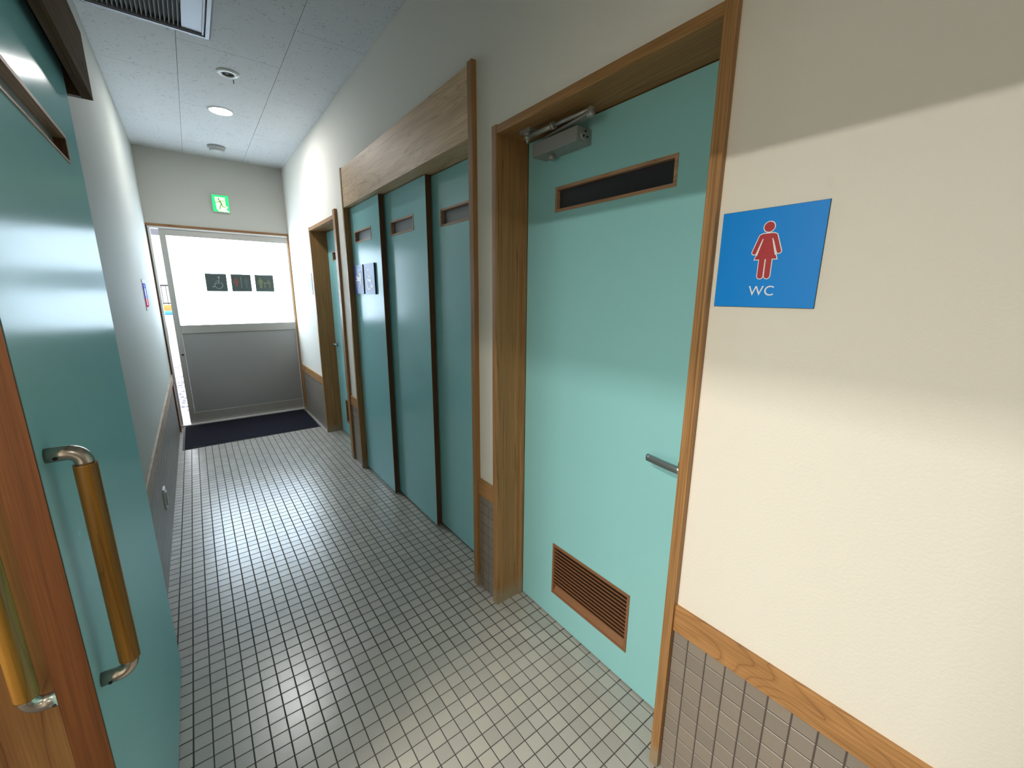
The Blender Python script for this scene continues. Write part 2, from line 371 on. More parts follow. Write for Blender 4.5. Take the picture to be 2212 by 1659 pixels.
def wheelchair(pl, cu, cv, h, d0, d1, flip=1, wd=1.0):
    bm = bmesh.new(); k = h
    def S(u, v): return (cu + u * k * flip, cv + v * k)
    t = 0.045 * k * wd
    prism(bm, pl, circ(S(-0.08, 0.43), 0.075 * k, 20), d0, d1)
    prism(bm, pl, capsule(S(-0.08, 0.30), S(-0.05, 0.0), t), d0, d1)
    prism(bm, pl, capsule(S(-0.07, 0.14), S(0.14, 0.14), t * .8), d0, d1)
    prism(bm, pl, capsule(S(-0.05, -0.02), S(0.20, -0.02), t), d0, d1)
    prism(bm, pl, capsule(S(0.20, -0.02), S(0.30, -0.32), t), d0, d1)
    prism(bm, pl, capsule(S(0.30, -0.32), S(0.40, -0.28), t), d0, d1)
    if flip > 0: band(bm, pl, S(-0.02, -0.17), 0.26 * k, t * .9, math.radians(120), math.radians(350), d0, d1)
    else: band(bm, pl, S(-0.02, -0.17), 0.26 * k, t * .9, math.radians(-170), math.radians(60), d0, d1)
    return bm
def man(pl, cu, cv, h, d0, d1):
    bm = bmesh.new(); k = h
    def S(u, v): return (cu + u * k, cv + v * k)
    prism(bm, pl, circ(S(0, 0.43), 0.075 * k, 18), d0, d1)
    prism(bm, pl, capsule(S(-0.07, 0.27), S(0.07, 0.27), 0.06 * k), d0, d1)
    prism(bm, pl, [S(-0.10, 0.28), S(0.10, 0.28), S(0.10, -0.08), S(-0.10, -0.08)], d0, d1)
    for s in (-1, 1):
        prism(bm, pl, capsule(S(s * 0.16, 0.25), S(s * 0.16, -0.03), 0.032 * k), d0, d1)
        prism(bm, pl, capsule(S(s * 0.055, -0.05), S(s * 0.055, -0.46), 0.045 * k), d0, d1)
    return bm

# ------------------------------------------------------------------ geometry of the corridor
XL, YE, HC = -1.2367, 5.48, 2.746
YB = -2.2
D1 = (0.521, 1.334); BAY = (1.527, 3.235); D3 = (3.534, 4.345)

# floor: dark bed with tiles standing 1.5 mm proud of the joints
fl = single('floor', B((XL - 2.2, 0.18, YB, 5.62, -0.12, -0.0015)), GROUT, 'pale grey floor of small square tiles with dark joints', 'floor', kind='structure')
P = 0.05; FX0, FY0 = -1.1392, 1.6486
def tile_mesh(name, sx, sy, th, mat, joint=0.003, ch=0.0011, axis='z'):
    """one tile lying in xy, centred, top at 0"""
    bm = bmesh.new(); hx, hy = sx / 2 - joint / 2, sy / 2 - joint / 2
    r0 = [bm.verts.new((x, y, -th)) for x, y in ((-hx, -hy), (hx, -hy), (hx, hy), (-hx, hy))]
    r1 = [bm.verts.new((x, y, -ch)) for x, y in ((-hx, -hy), (hx, -hy), (hx, hy), (-hx, hy))]
    r2 = [bm.verts.new((x, y, 0)) for x, y in ((-hx + ch, -hy + ch), (hx - ch, -hy + ch), (hx - ch, hy - ch), (-hx + ch, hy - ch))]
    for a, b_ in ((r0, r1), (r1, r2)):
        for k in range(4): bm.faces.new((a[k], a[(k + 1) % 4], b_[(k + 1) % 4], b_[k]))
    bm.faces.new(r2); fix(bm)
    for f in bm.faces: f.normal_update()
    me = bpy.data.meshes.new(name); bm.to_mesh(me); bm.free(); me.materials.append(mat); return me
ftile = tile_mesh('tile', P, P, 0.0055, FTILE)
cells = []
def fcells():
    out = []
    k0 = int(math.floor((XL - FX0) / P)) ; 
    for kx in range(k0, 26):
        xa, xb = FX0 + P * kx, FX0 + P * (kx + 1)
        for ky in range(-78, 79):
            ya, yb = FY0 + P * ky, FY0 + P * (ky + 1)
            if ya < YB or yb > 5.56: continue
            xm, ym = (xa + xb) / 2, (ya + yb) / 2
            lo = XL
            hi = 0.0
            if D1[0] < ym < D1[1] or D3[0] < ym < D3[1]: hi = 0.15
            if BAY[0] < ym < BAY[1]: hi = 0.15
            x0_, x1_ = max(xa, lo), min(xb, hi)
            if x1_ - x0_ < 0.006: continue
            out.append((x0_, x1_, ya, yb))
    return out
cells = fcells()
camp = Vector((-0.9661, 0, 1.4084))
def inview(p):
    d = Vector(p) - camp; z = d.dot(FV)
    if z < 0.05: return None
    u, v = 1106 + 883.2 * d.dot(RV) / z, 829.5 - 883.2 * d.dot(UV) / z
    return (z, u, v) if -20 < u < 2232 and -20 < v < 1679 else None
def shown(c):
    p = ((c[0] + c[1]) / 2, (c[2] + c[3]) / 2, 0); r = inview(p)
    if not r or (c[0] < -1.176 and c[2] < 1.8): return 1e9
    return r[0]
cells.sort(key=shown)
def put_tile(c, parent, me):
    o = bpy.data.objects.new('tile', me); col.objects.link(o); o.parent = parent
    off = base_of(parent)
    o.location = Vector(((c[0] + c[1]) / 2, (c[2] + c[3]) / 2, 0)) - off
    o.scale = ((c[1] - c[0] - .003) / (P - .003), (c[3] - c[2] - .003) / (P - .003), 1)
for c in cells[:300]: put_tile(c, fl, ftile)
bm = bmesh.new()
def add_tile_raw(bm, c):
    hx, hy = (c[1] - c[0]) / 2 - .0015, (c[3] - c[2]) / 2 - .0015; cx, cy = (c[0] + c[1]) / 2, (c[2] + c[3]) / 2; ch = 0.0011
    r1 = [bm.verts.new((cx + x, cy + y, -0.004)) for x, y in ((-hx, -hy), (hx, -hy), (hx, hy), (-hx, hy))]
    r2 = [bm.verts.new((cx + x, cy + y, 0)) for x, y in ((-hx + ch, -hy + ch), (hx - ch, -hy + ch), (hx - ch, hy - ch), (-hx + ch, hy - ch))]
    for k in range(4): bm.faces.new((r1[k], r1[(k + 1) % 4], r2[(k + 1) % 4], r2[k]))
    bm.faces.new(r2)
for c in cells[300:]: add_tile_raw(bm, c)
part('tile', bm, FTILE, fl, kind='stuff')

# right wall with three openings
bm = bmesh.new()
holed(bm, 'x', 0.0, 0.15, YB, YE + .12, 0, HC + .02, [(D1[0] - .012, D1[1] + .012, -.1, 1.99), (BAY[0] - .012, BAY[1] + .012, -.1, 2.26), (D3[0] - .012, D3[1] + .012, -.1, 1.99)])
wr = single('wall_right', bm, WALL, 'cream wall on the right with teal doors set into it', 'wall', kind='structure')
single('wall_back', B((XL - .3, 0.2, YB - .1, YB, 0, HC + .02)), WALL, 'cream wall closing the corridor behind the viewer', 'wall', kind='structure')
single('wall_light_block', B((0.19, 0.24, YB, YE + .12, -.1, HC + .02)), BLACK, 'unseen black backing behind the right-hand doors, added to block outside light', 'wall', kind='structure')  # added backing, keeps sky light from leaking round the doors
# left wall with the opening of the sliding door
LO = (-0.03, 0.93)
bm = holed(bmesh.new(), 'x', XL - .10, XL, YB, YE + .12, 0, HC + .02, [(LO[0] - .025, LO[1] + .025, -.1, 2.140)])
wl = single('wall_left', bm, WALL_L_SHADED, 'cream wall on the left, seen at a shallow angle', 'wall', kind='structure')
# end wall
bm = holed(bmesh.new(), 'y', YE, YE + .12, XL - .15, 0.15, 0, HC + .02, [(XL, -0.0, -.1, 2.060)])
single('wall_end', bm, WALL_END_SHADED, 'cream wall above the outside door at the far end', 'wall', kind='structure')

# ceiling boards
ce = single('ceiling', B((XL - .1, 0.1, YB, YE + .1, HC + .006, HC + .10)), plain('ceiling_joint', (0.10, 0.10, 0.10), 0.9), 'grey pitted ceiling of butted rectangular boards', 'ceiling', kind='structure')
def ceil_board(x0, x1, y0, y1):
    y0, y1 = max(y0, YB), min(y1, YE)
    if y1 - y0 < .05: return
    g = 0.0011
    part('panel', B((x0 + g, x1 - g, y0 + g, y1 - g, HC, HC + 0.006)), CEIL, ce)
LB = 0.955
for k in range(-4, 4):
    ceil_board(-0.860, -0.363, 4.08 + LB * (k - 1) , 4.08 + LB * k)
    ceil_board(XL, -0.860, 3.61 + LB * (k - 1), 3.61 + LB * k)
    ceil_board(-0.363, 0.0, 3.61 + LB * (k - 1), 3.61 + LB * k)
ceil_board(-0.860, -0.363, 4.08 + LB * 3, 4.08 + LB * 4); ceil_board(XL, -0.860, 3.61 + LB * 3, YE); ceil_board(-0.363, 0, 3.61 + LB * 3, YE)

# ------------------------------------------------------------------ wainscot: tiles and wooden rail
wtile = tile_mesh('tile', P, P, 0.006, WTILE, joint=0.0028)
def wains(side, y0, y1, indiv, wall, joint_y):
    """tiles from floor to 0.492; side -1 = right wall (faces -x), +1 = left wall"""
    xw = 0.0 if side < 0 else XL
    ys = [y1]; k = joint_y
    while k > y0 + 1e-6:
        if k < y1 - 1e-6: ys.append(k)
        k -= P
    ys.append(y0)
    bmb = B((xw - .0030, xw + .001, y0, y1, 0, .495) if side < 0 else (xw - .001, xw + .0030, y0, y1, 0, .495))
    part('tile_bed', bmb, GROUT_W, wall)
    bm = bmesh.new()
    for a, b_ in zip(ys[1:], ys[:-1]):
        if b_ - a < .006: continue
        for n in range(10):
            z0, z1 = n * P, min((n + 1) * P, .496)
            z1 = min(z1, .4975)
            if indiv:
                o = bpy.data.objects.new('tile', wtile); col.objects.link(o); o.parent = wall
                o.location = Vector((xw + side * .0045, (a + b_) / 2, (z0 + z1) / 2)) - base_of(wall)
                o.rotation_euler = (0, side * PI / 2, 0)
                o.scale = ((z1 - z0 - .0028) / (P - .0028), (b_ - a - .0028) / (P - .0028), 1)
            else:
                g = .0014
                if side < 0: box(bm, xw - .0045, xw - .002, a + g, b_ - g, z0 + g, z1 - g)
                else: box(bm, xw + .002, xw + .0045, a + g, b_ - g, z0 + g, z1 - g)
    if not indiv: part('tile', bm, WTILE if side < 0 else LTILE_SHADED, wall, kind='stuff')
    else: bm.free()
JY = 0.4512
wains(-1, -0.25, 0.494, True, wr, JY)
wains(-1, YB, -0.25, False, wr, JY - 14 * P)
wains(-1, 1.364, 1.493, True, wr, 1.5 - .027)
wains(-1, 3.262, 3.474, False, wr, 3.43)
wains(-1, 4.375, 5.36, False, wr, 5.33)
wains(1, 0.985, 5.24, False, wl, 5.2)
def rail(n, y0, y1, side=-1):
    xw = 0.0 if side < 0 else XL
    b_ = (xw - .011, xw, y0, y1, .492, .571) if side < 0 else (xw, xw + .011, y0, y1, .492, .571)
    o = single('trim_%d' % n, B(b_, bev=.0015), WRAIL if side < 0 else WRAIL_L, None, None, kind='structure'); return o
RL = ['honey wood rail above the grey tiles, beside the pictogram sign', 'short honey wood rail between the nearest door and the panelled bay', 'short honey wood rail between the panelled bay and the farthest teal door',
      'honey wood rail on the right wall next to the floor mat', 'long worn wood rail along the left wall']
for i, (a, b_, s) in enumerate([(YB, .494, -1), (1.364, 1.493, -1), (3.262, 3.474, -1), (4.375, YE, -1), (0.985, YE, 1)]):
    o = rail(i + 1, a, b_, s); tag(o, RL[i], 'wall trim')
tag(single('trim_6', B((-.016, 0, 5.36, YE, 0, .492)), WZ, kind='structure'), 'short upright wood post under the rail at the mat\'s far right corner', 'wall trim')
tag(single('trim_7', B((XL, XL + .016, 5.24, YE, 0, .492)), WDARK, kind='structure'), 'dark upright wood post under the rail at the mat\'s far left corner', 'wall trim')

# ------------------------------------------------------------------ hinged doors on the right (near and far)
def window_bits(leaf, x, y0, y1, z0, z1, fw, glass, wm, proud=.002, deep=.016, mat_side=None):
    """wood beading round a slot window in a face at x (faces -x)"""
    bm = holed(bmesh.new(), 'x', x - proud, x + deep, y0, y1, z0, z1, [(y0 + fw, y1 - fw, z0 + fw, z1 - fw)])
    part('window_frame', bm, wm, leaf)
    part('window_pane', B((x + deep - .003, x + deep, y0 + fw, y1 - fw, z0 + fw, z1 - fw)), glass, leaf)
def hinged_door(n, yo, far, label):
    """yo = near jamb; opening 0.81 wide, casing 0.03, leaf recessed 0.128"""
    y0, y1 = (D1 if not far else D3)
    t = thing('door_%d' % n, (0.0, (y0 + y1) / 2, 0), label, 'door', kind='structure')
    yn, yf = y0 - (.027 if not far else .060), y1 + .030
    part('jamb', B((-.02, .150, y1, yf, 0, 2.006), bev=.0015), WZ, t)
    part('jamb', B((-.02, .150, yn, y0, 0, 2.040), bev=.0015), WZ, t)
    part('head_board', B((-.019, .150, y0, y1, 1.974, 2.002), bev=.001), WY, t)
    part('door_stop', B((.104, .127, y1 - .006, y1 + .001, 0, 1.973)), WZ, t)
    wy0, wy1 = (0.689, 1.171) if not far else (3.70, 4.185)
    ly0, ly1 = (0.732, 1.126) if not far else (3.752, 4.146)
    wz0, wz1, lz0, lz1 = 1.701, 1.786, .136, .374
    bm = holed(bmesh.new(), 'x', .128, .150, y0 + .003, y1 - .008, .008, 1.970, [(wy0, wy1, wz0, wz1), (ly0, ly1, lz0, lz1)])
    leaf = part('door_leaf', bm, TEAL, t)
    window_bits(leaf, .128, wy0, wy1, wz0, wz1, .010, DARKGLASS, WPALE)
    bm = holed(bmesh.new(), 'x', .125, .150, ly0, ly1, lz0, lz1, [(ly0 + .010, ly1 - .010, lz0 + .010, lz1 - .008)])
    part('louvre_frame', bm, WSLAT, leaf)
    part('louvre_back', B((.146, .150, ly0 + .01, ly1 - .01, lz0 + .01, lz1 - .008)), BLACK, leaf)
    bm = bmesh.new()   # sloping sill board of the louvre
    v = [bm.verts.new(p) for p in ((.127, ly0 + .01, lz0 + .010), (.127, ly1 - .01, lz0 + .010), (.146, ly1 - .01, lz0 + .036), (.146, ly0 + .01, lz0 + .036), (.146, ly0 + .01, lz0 + .010), (.146, ly1 - .01, lz0 + .010))]
    for f in ((0, 1, 2, 3), (0, 3, 4), (1, 5, 2), (3, 2, 5, 4), (0, 4, 5, 1)): bm.faces.new([v[i] for i in f])
    part('louvre_sill', bm, WSLAT, leaf)
    ns = 12
    for i in range(ns):
        z = lz0 + .034 + (lz1 - .010 - lz0 - .034) * (i + .25) / ns
        bm = bmesh.new()
        pts = [(.1265, z + .008), (.1265, z + .0135), (.144, z + .0035), (.144, z - .002)]
        a = [bm.verts.new((px, ly0 + .010, pz)) for px, pz in pts]; b2 = [bm.verts.new((px, ly1 - .010, pz)) for px, pz in pts]
        bm.faces.new(a); bm.faces.new(b2[::-1])
        for k in range(4): bm.faces.new((a[k], a[(k + 1) % 4], b2[(k + 1) % 4], b2[k]))
        part('slat', bm, WSLAT, leaf)
    # lever handle, hinge side is opposite
    yc, s = (0.574, 1) if not far else (4.268, -1)
    zc = .918
    bm = bmesh.new(); lathe(bm, [(.001, -.012), (.0235, -.012), (.025, -.009), (.025, 0)], (.128, yc, zc), 32, 'x')
    part('rose', bm, LEVER, leaf)
    bm = bmesh.new(); tube(bm, [(.128, yc, zc), (.090, yc, zc)], .008, 16)
    n_ = 9   # gently curved flat grip
    prev = None
    for k in range(n_ + 1):
        t_ = k / n_; yy = yc - s * .008 + s * .122 * t_; xx = .082 + .010 * t_ * t_; zz = zc - .002 + .003 * t_
        ring = [bm.verts.new((xx + dx, yy, zz + dz)) for dx, dz in ((-.005, -.009), (-.006, 0), (-.005, .009), (.004, .011), (.006, 0), (.004, -.011))]
        if prev:
            for q in range(6): 
                f = bm.faces.new((prev[q], prev[(q + 1) % 6], ring[(q + 1) % 6], ring[q])); f.smooth = True
        else: bm.faces.new(ring)
        prev = ring
    bm.faces.new(prev[::-1]); part('lever', bm, LEVER, leaf)
    return t
hinged_door(1, 0, False, 'nearest teal hinged door with louvre and long dark slot window')
hinged_door(2, 0, True, 'farthest teal hinged door, deep in its frame beside the floor mat')

# door closer on the near door
dc = thing('door_closer', (.128, 1.115, 1.88), 'silver door closer at the top of the nearest teal door', 'door closer')
part('body', B((.060, .128, 1.008, 1.225, 1.884, 1.929), bev=.002), CLOSER, dc)
bm = bmesh.new(); lathe(bm, [(.001, -.0030), (.017, -.0030), (.018, -.0018), (.018, .002)], (.094, 1.008, 1.907), 28, 'y'); part('end_cap', bm, CLOSER, dc)
for a in (90, 210, 330):
    bm = bmesh.new(); lathe(bm, [(.001, -.0045), (.0028, -.0045), (.0028, 0)], (.094 + .010 * math.cos(math.radians(a)), 1.0055, 1.907 + .010 * math.sin(math.radians(a))), 12, 'y'); part('screw_hole', bm, BLACK, dc)
bm = bmesh.new(); lathe(bm, [(.001, -.017), (.010, -.017), (.012, -.014), (.012, .001)], (.088, 1.155, 1.884), 24, 'z'); part('pinion_cap', bm, CLOSER, dc)
def flatarm(p, q, w_, h):
    p, q = Vector(p), Vector(q); d = (q - p).normalized(); nrm = Vector((0, 0, 1)).cross(d).normalized() * w_; up = Vector((0, 0, h)); bm = bmesh.new()
    v = [bm.verts.new(a + b_ + c) for a in (p, q) for b_ in (-nrm, nrm) for c in (-up, up)]
    for f in ((0, 1, 3, 2), (4, 6, 7, 5), (0, 4, 5, 1), (2, 3, 7, 6), (0, 2, 6, 4), (1, 5, 7, 3)): bm.faces.new([v[i] for i in f])
    return bm
part('main_arm', flatarm((.088, 1.190, 1.941), (.050, .944, 1.938), .010, .0035), CLOSER, dc)
bm = bmesh.new(); tube(bm, [(.046, 1.225, 1.951), (.047, 1.10, 1.951)], .0082, 14); part('arm_sleeve', bm, CLOSER, dc)
bm = bmesh.new(); tube(bm, [(.047, 1.112, 1.951), (.047, 1.098, 1.951)], .0115, 14); part('collar', bm, CLOSER, dc)
bm = bmesh.new(); tube(bm, [(.047, 1.10, 1.951), (.049, .948, 1.951)], .0058, 14); part('arm_rod', bm, CLOSER, dc)
bm = bmesh.new(); lathe(bm, [(.001, -.004), (.009, -.004), (.012, 0), (.012, .008), (.0115, .010), (.0115, .020), (.009, .024), (.001, .024)], (.050, .942, 1.932), 24); part('elbow_joint', bm, CLOSER, dc)
bm = bmesh.new(); lathe(bm, [(.001, -.012), (.004, -.011), (.006, -.006), (.006, 0), (.013, 0), (.013, .010), (.011, .012), (.011, .016), (.014, .016), (.014, .022), (.001, .022)], (.046, 1.236, 1.942), 24); part('pivot_bolt', bm, CLOSER, dc)
part('frame_bracket', B((.030, .062, 1.205, 1.262, 1.963, 1.9745), bev=.001), CLOSER, dc)

# ------------------------------------------------------------------ three-leaf sliding door bay
t = thing('door_3', (0.0, (BAY[0] + BAY[1]) / 2, 0), 'three overlapping teal sliding leaves under a deep wooden header', 'sliding door', kind='structure')
part('post', B((-.021, .150, 1.493, 1.527, 0, 2.274), bev=.0015), WZ, t)
part('post', B((-.021, .150, 3.235, 3.262, 0, 2.274), bev=.0015), WZ, t)
part('header_board', B((-.018, .004, 1.527, 3.235, 2.010, 2.266), bev=.001), WHEAD, t, 'pale figured header board with scratches')
part('soffit_board', B((.004, .150, 1.527, 3.235, 2.012, 2.034)), WHEAD, t)
def panel(y0, y1, x0, th, wy0, wy1, wz0, wz1):
    ed = .0015
    bm = holed(bmesh.new(), 'x', x0, x0 + th, y0 + ed, y1, .010, 2.007, [(wy0, wy1, wz0, wz1)])
    leaf = part('door_leaf', bm, TEAL, t)
    part('edge_strip', B((x0 + .0015, x0 + th - .001, y0, y0 + .012, .010, 2.007)), WDARK, leaf, 'dark brown leading edge')
    window_bits(leaf, x0, wy0, wy1, wz0, wz1, .010, GREYGLASS, WPALE, deep=.020)
    return leaf
panel(2.655, 3.233, .023, .033, 2.818, 3.154, 1.760, 1.842)
panel(2.090, 2.720, .065, .033, 2.249, 2.580, 1.755, 1.841)
panel(1.529, 2.150, .105, .033, 1.700, 2.008, 1.747, 1.832)

# pictogram boards on the first sliding leaf
def board_sign(x, y0, y1, z0, z1, th, label, face, edge, icon):
    s = thing('pictogram_board', (x, (y0 + y1) / 2, z0), label, 'sign')
    part('backing', B((x - th, x, y0, y1, z0, z1)), edge, s)
    part('face_print', B((x - th - .0006, x - th + .0005, y0 + .0006, y1 - .0002, z0 + .0006, z1 - .0006)), face, s)
    pl = Plane((x - th - .0006, (y0 + y1) / 2, (z0 + z1) / 2), (0, -1, 0), (0, 0, 1), (-1, 0, 0))
    icon(s, pl)
    return s
def icon_wheel(s, pl): part('wheelchair_symbol', wheelchair(pl, -.01, -.005, .150, 0.0, .0006), WHITEPR, s)
def icon_baby(s, pl):
    part('adult_figure', man(pl, .038, .010, .110, 0, .0006), WHITEPR, s)
    bm = bmesh.new(); prism(bm, pl, capsule((-.055, -.004), (.022, -.004), .005), 0, .0006)
    for u in (-.050, .012): prism(bm, pl, capsule((u, -.004), (u, -.055), .004), 0, .0006)
    prism(bm, pl, circ((-.040, .018), .011, 18), 0, .0006); prism(bm, pl, capsule((-.026, .010), (.010, .010), .007), 0, .0006)
    part('changing_table_symbol', bm, WHITEPR, s)
board_sign(.023, 3.010, 3.208, 1.405, 1.608, .009, 'blue board with changing-table pictogram on the first sliding leaf', PALEBLUE, NAVYEDGE, icon_baby)
board_sign(.023, 2.774, 2.972, 1.403, 1.607, .011, 'blue board with wheelchair pictogram on the first sliding leaf', PALEBLUE, NAVYEDGE, icon_wheel)

# women's WC board by the near door
def icon_wc(s, pl):
    part('figure_outline', woman(pl, -.0005, .073, .115, .0017, 0, .0004), WHITEPR, s)
    part('figure', woman(pl, -.0005, .073, .115, 0, .0003, .0009), REDP, s)
    bm = bmesh.new()
    for sgn in (-1, 1): prism(bm, pl, capsule((-.0005 + sgn * .0093, .073 - .0345), (-.0005 + sgn * .0178, .073 - .0665), .0009), .0004, .0012)
    prism(bm, pl, capsule((-.0005, .073 - .0755), (-.0005, .073 - .109), .0008), .0004, .0012)
    part('figure_lines', bm, WHITEPR, s)
    part('lettering', text_bm('WC', .0285, pl, -.001, -.0755, 0, .0006), WHITEPR, s)
board_sign(0, .286, .483, 1.385, 1.586, .003, 'blue square board with red woman pictogram and white WC lettering', BLUE, NAVYEDGE, icon_wc)
def icon_small(s, pl):
    part('figure', man(pl, 0, .012, .115, 0, .0006), WHITEPR, s)
    part('lettering', text_bm('WC', .028, pl, 0, -.0755, 0, .0006), WHITEPR, s)
board_sign(0, 4.505, 4.707, 1.395, 1.600, .003, 'pale blue board on the wall beyond the farthest teal door', PALEBLUE, NAVYEDGE, icon_small)
# board on the left wall
s = thing('pictogram_board', (XL, 4.10, 1.28), 'glossy pictogram board in blue and pink, alone on the left wall', 'sign')
part('backing', B((XL, XL + .004, 3.985, 4.215, 1.278, 1.497)), plain('matt_white_board', (.7, .7, .72), 1, 0, 0), s)
pl = Plane((XL + .004, 4.10, 1.3875), (0, 1, 0), (0, 0, 1), (1, 0, 0))
part('face_print', B((XL + .004, XL + .0046, 3.990, 4.210, 1.362, 1.470)), plain('violet_print', (.07, .09, .50), 1, 0, 0), s)
part('face_print', B((XL + .004, XL + .0046, 3.990, 4.210, 1.300, 1.362)), plain('pink_print', (.55, .03, .11), 1, 0, 0), s)
part('figure', man(pl, 0, .0, .15, .0006, .0012), WHITEPR, s)

# ------------------------------------------------------------------ left sliding door, box header, jambs
XD = -1.174
t = thing('door_4', (XD, 1.33, 0), 'teal sliding door on the left, slid open, with a wooden bar handle', 'sliding door', kind='structure')
WZ0, WZ1, WYA, WYB = 1.732, 1.800, 0.98, 1.622
bm = holed(bmesh.new(), 'x', XD - .043, XD, .862, 1.806, .012, 2.03, [(WYA, WYB, WZ0, WZ1)])
leaf = part('door_leaf', bm, TEAL, t)
part('edge_strip', B((XD - .0425, XD - .0008, .857, .866, .012, 2.03)), WDOOREDGE, leaf, 'red-brown wooden leading edge')
fw = .009
bm = holed(bmesh.new(), 'x', XD - .022, XD + .0025, WYA, WYB, WZ0, WZ1, [(WYA + fw, WYB - fw * .3, WZ0 + fw * .6, WZ1 - fw)])
part('window_frame', bm, WPALE, leaf)
part('window_reveal', B((XD - .022, XD + .001, WYB - .0035, WYB - .0027, WZ0 + fw * .6, WZ1 - fw)), WDARK, leaf, 'dark end of the slot window')
part('window_pane', B((XD - .024, XD - .021, WYA + fw, WYB, WZ0, WZ1)), LEFTGLASS, leaf)
def bar_handle(x, sx, y, z0, z1, name):
    """x = door face, sx = direction away from it"""
    so = .040; xb = x + sx * so; R_ = .0145; r = .0118
    bm = bmesh.new(); tube(bm, [(xb, y, z0 + .022), (xb, y, z0 + .024), (xb, y, z1 - .024), (xb, y, z1 - .022)], R_, 28)
    hd = part('grip', bm, WGRIP, leaf, 'turned wooden grip')
    for z, s_ in ((z1, -1), (z0, 1)):
        pts = [(x, y, z), (xb - sx * .018, y, z)]
        for k in range(1, 9):
            a = PI / 2 * k / 8; pts.append((xb - sx * .018 + sx * .018 * math.sin(a), y, z + s_ * (.018 - .018 * math.cos(a))))
        pts.append((xb, y, z + s_ * .024))
        bm = bmesh.new(); tube(bm, pts, r, 22); part('bracket', bm, CHROME, leaf, 'metal elbow bracket')
        bm = bmesh.new(); lathe(bm, [(.0005, -.0005), (.0028, -.0005), (.0028, .001)], (x + sx * .012, y - r, z - .004), 10, 'y'); part('grub_screw', bm, BLACK, leaf)
bar_handle(XD, 1, .897, .748, 1.163, 'front')
bar_handle(XD - .043, -1, .897, .748, 1.163, 'back')

hb = thing('trim_8', (-1.18, .9, 1.97), 'brown wooden box board hiding the track above the left sliding door', 'wall trim', kind='structure')
part('front_board', B((-1.152, -1.127, -.12, 1.872, 1.970, 2.148), bev=.001), WBOX, hb)
part('end_board', B((XL, -1.152, 1.852, 1.872, 1.970, 2.148)), WDARK, hb)
part('top_board', B((XL + .001, -1.152, -.12, 1.852, 2.141, 2.148)), WDARK, hb)
part('track', B((XD - .035, XD - .008, -.10, 1.852, 2.06, 2.141)), BLACK, hb)
jb = thing('trim_9', (XL, .93, 0), 'golden wooden jamb of the left opening, behind the door edge', 'wall trim', kind='structure')
part('jamb_board', B((XL - .11, XL + .014, .930, .955, 0, 2.12), bev=.001), WJAMB, jb)
part('jamb_board', B((XL - .11, XL + .014, -.055, -.030, 0, 2.12), bev=.001), WJAMB, jb)
part('head_board', B((XL - .11, XL - .002, -.055, .955, 2.12, 2.14), bev=.001), WY, jb)

# side room seen only through the opening (carries the two warm lamps)
sr = thing('wall_side_room', (-2.5, .6, 0), 'cream shell of the lit side room beyond the left opening', 'wall', kind='structure')
part('shell', B((-3.9, -3.8, -1.4, 2.4, -.1, 2.5), (-3.9, XL - .10, -1.5, -1.4, -.1, 2.5), (-3.9, XL - .10, 2.4, 2.5, -.1, 2.5), (-3.9, XL - .10, -1.5, 2.5, 2.42, 2.5), (-3.9, XL - 2.2, -1.5, 2.5, -.12, -.0015)), WALL, sr)
for xx, yy in ((-2.93, .22), (-1.78, .58)):
    l = thing('ceiling_light', (xx, yy, 2.40), 'long warm ceiling light of the side room' + (' far from' if xx < -2 else ' next to') + ' the opening', 'light')
    part('housing', B((xx - .06, xx + .06, yy - .33, yy + .33, 2.388, 2.42)), WHITEP, l)

# ------------------------------------------------------------------ end door
t = thing('door_5', (-.6, YE + .04, 0), 'aluminium sliding door with frosted glass, open a crack, at the corridor\'s end', 'door', kind='structure')
YD = YE + .012     # face of the leaf
leafx0, leafx1 = -1.143, -.012
fr = thing('trim_10', (-.6, YE, 0), 'thin brown wood casing around the end door', 'wall trim', kind='structure')
part('head_casing', B((XL, 0, YE - .012, YE + .06, 2.040, 2.062)), wood('casing_brown', 'x', (.30, .15, .065), (.16, .07, .03), rough=.45), fr)
part('side_casing', B((-.016, 0.0, YE - .012, YE + .02, 0, 2.040)), WZ, fr)
part('side_casing', B((XL, XL + .012, YE - .012, YE + .02, 0, 2.040)), WDARK, fr)
part('head_track', B((XL + .01, -.0, YE - .004, YE + .09, 2.022, 2.040)), ALUWHITE, t, 'pale metal track')
part('jamb_channel', B((XL + .013, XL + .030, YE - .002, YE + .09, 0, 2.024), bev=.001), ALUWHITE, t)
part('jamb_channel', B((-.017, -.004, YE + .012, YE + .09, 0, 2.024)), ALUWHITE, t)
part('threshold', B((XL, 0, YE - .03, YE + .10, -.001, .012), bev=.001), ALUWHITE, t)
part('strike_plate', B((XL + .0125, XL + .033, YE - .0035, YE - .001, .93, 1.07)), ALUWHITE, t)
leaf = part('door_leaf', B((leafx0 + .050, leafx1, YD + .010, YD + .028, .12, .985)), ALUPANEL, t, 'grey metal lower panel')
part('stile', B((leafx0, leafx0 + .049, YD, YD + .034, .014, 2.020), bev=.002), ALU, leaf)
part('stile', B((leafx1 - .014, leafx1, YD, YD + .034, .014, 2.020), bev=.001), ALUWHITE, leaf)
part('top_rail', B((leafx0 + .049, leafx1 - .014, YD, YD + .034, 1.960, 2.020), bev=.001), ALU, leaf)
part('middle_rail', B((leafx0 + .049, leafx1 - .014, YD, YD + .034, .985, 1.070), bev=.0015), ALU, leaf)
part('bottom_rail', B((leafx0 + .049, leafx1 - .014, YD, YD + .034, .014, .128), bev=.0015), ALU, leaf)
part('glass', B((leafx0 + .049, leafx1 - .014, YD + .014, YD + .020, 1.070, 1.960)), PANE, leaf, 'bright frosted glass')
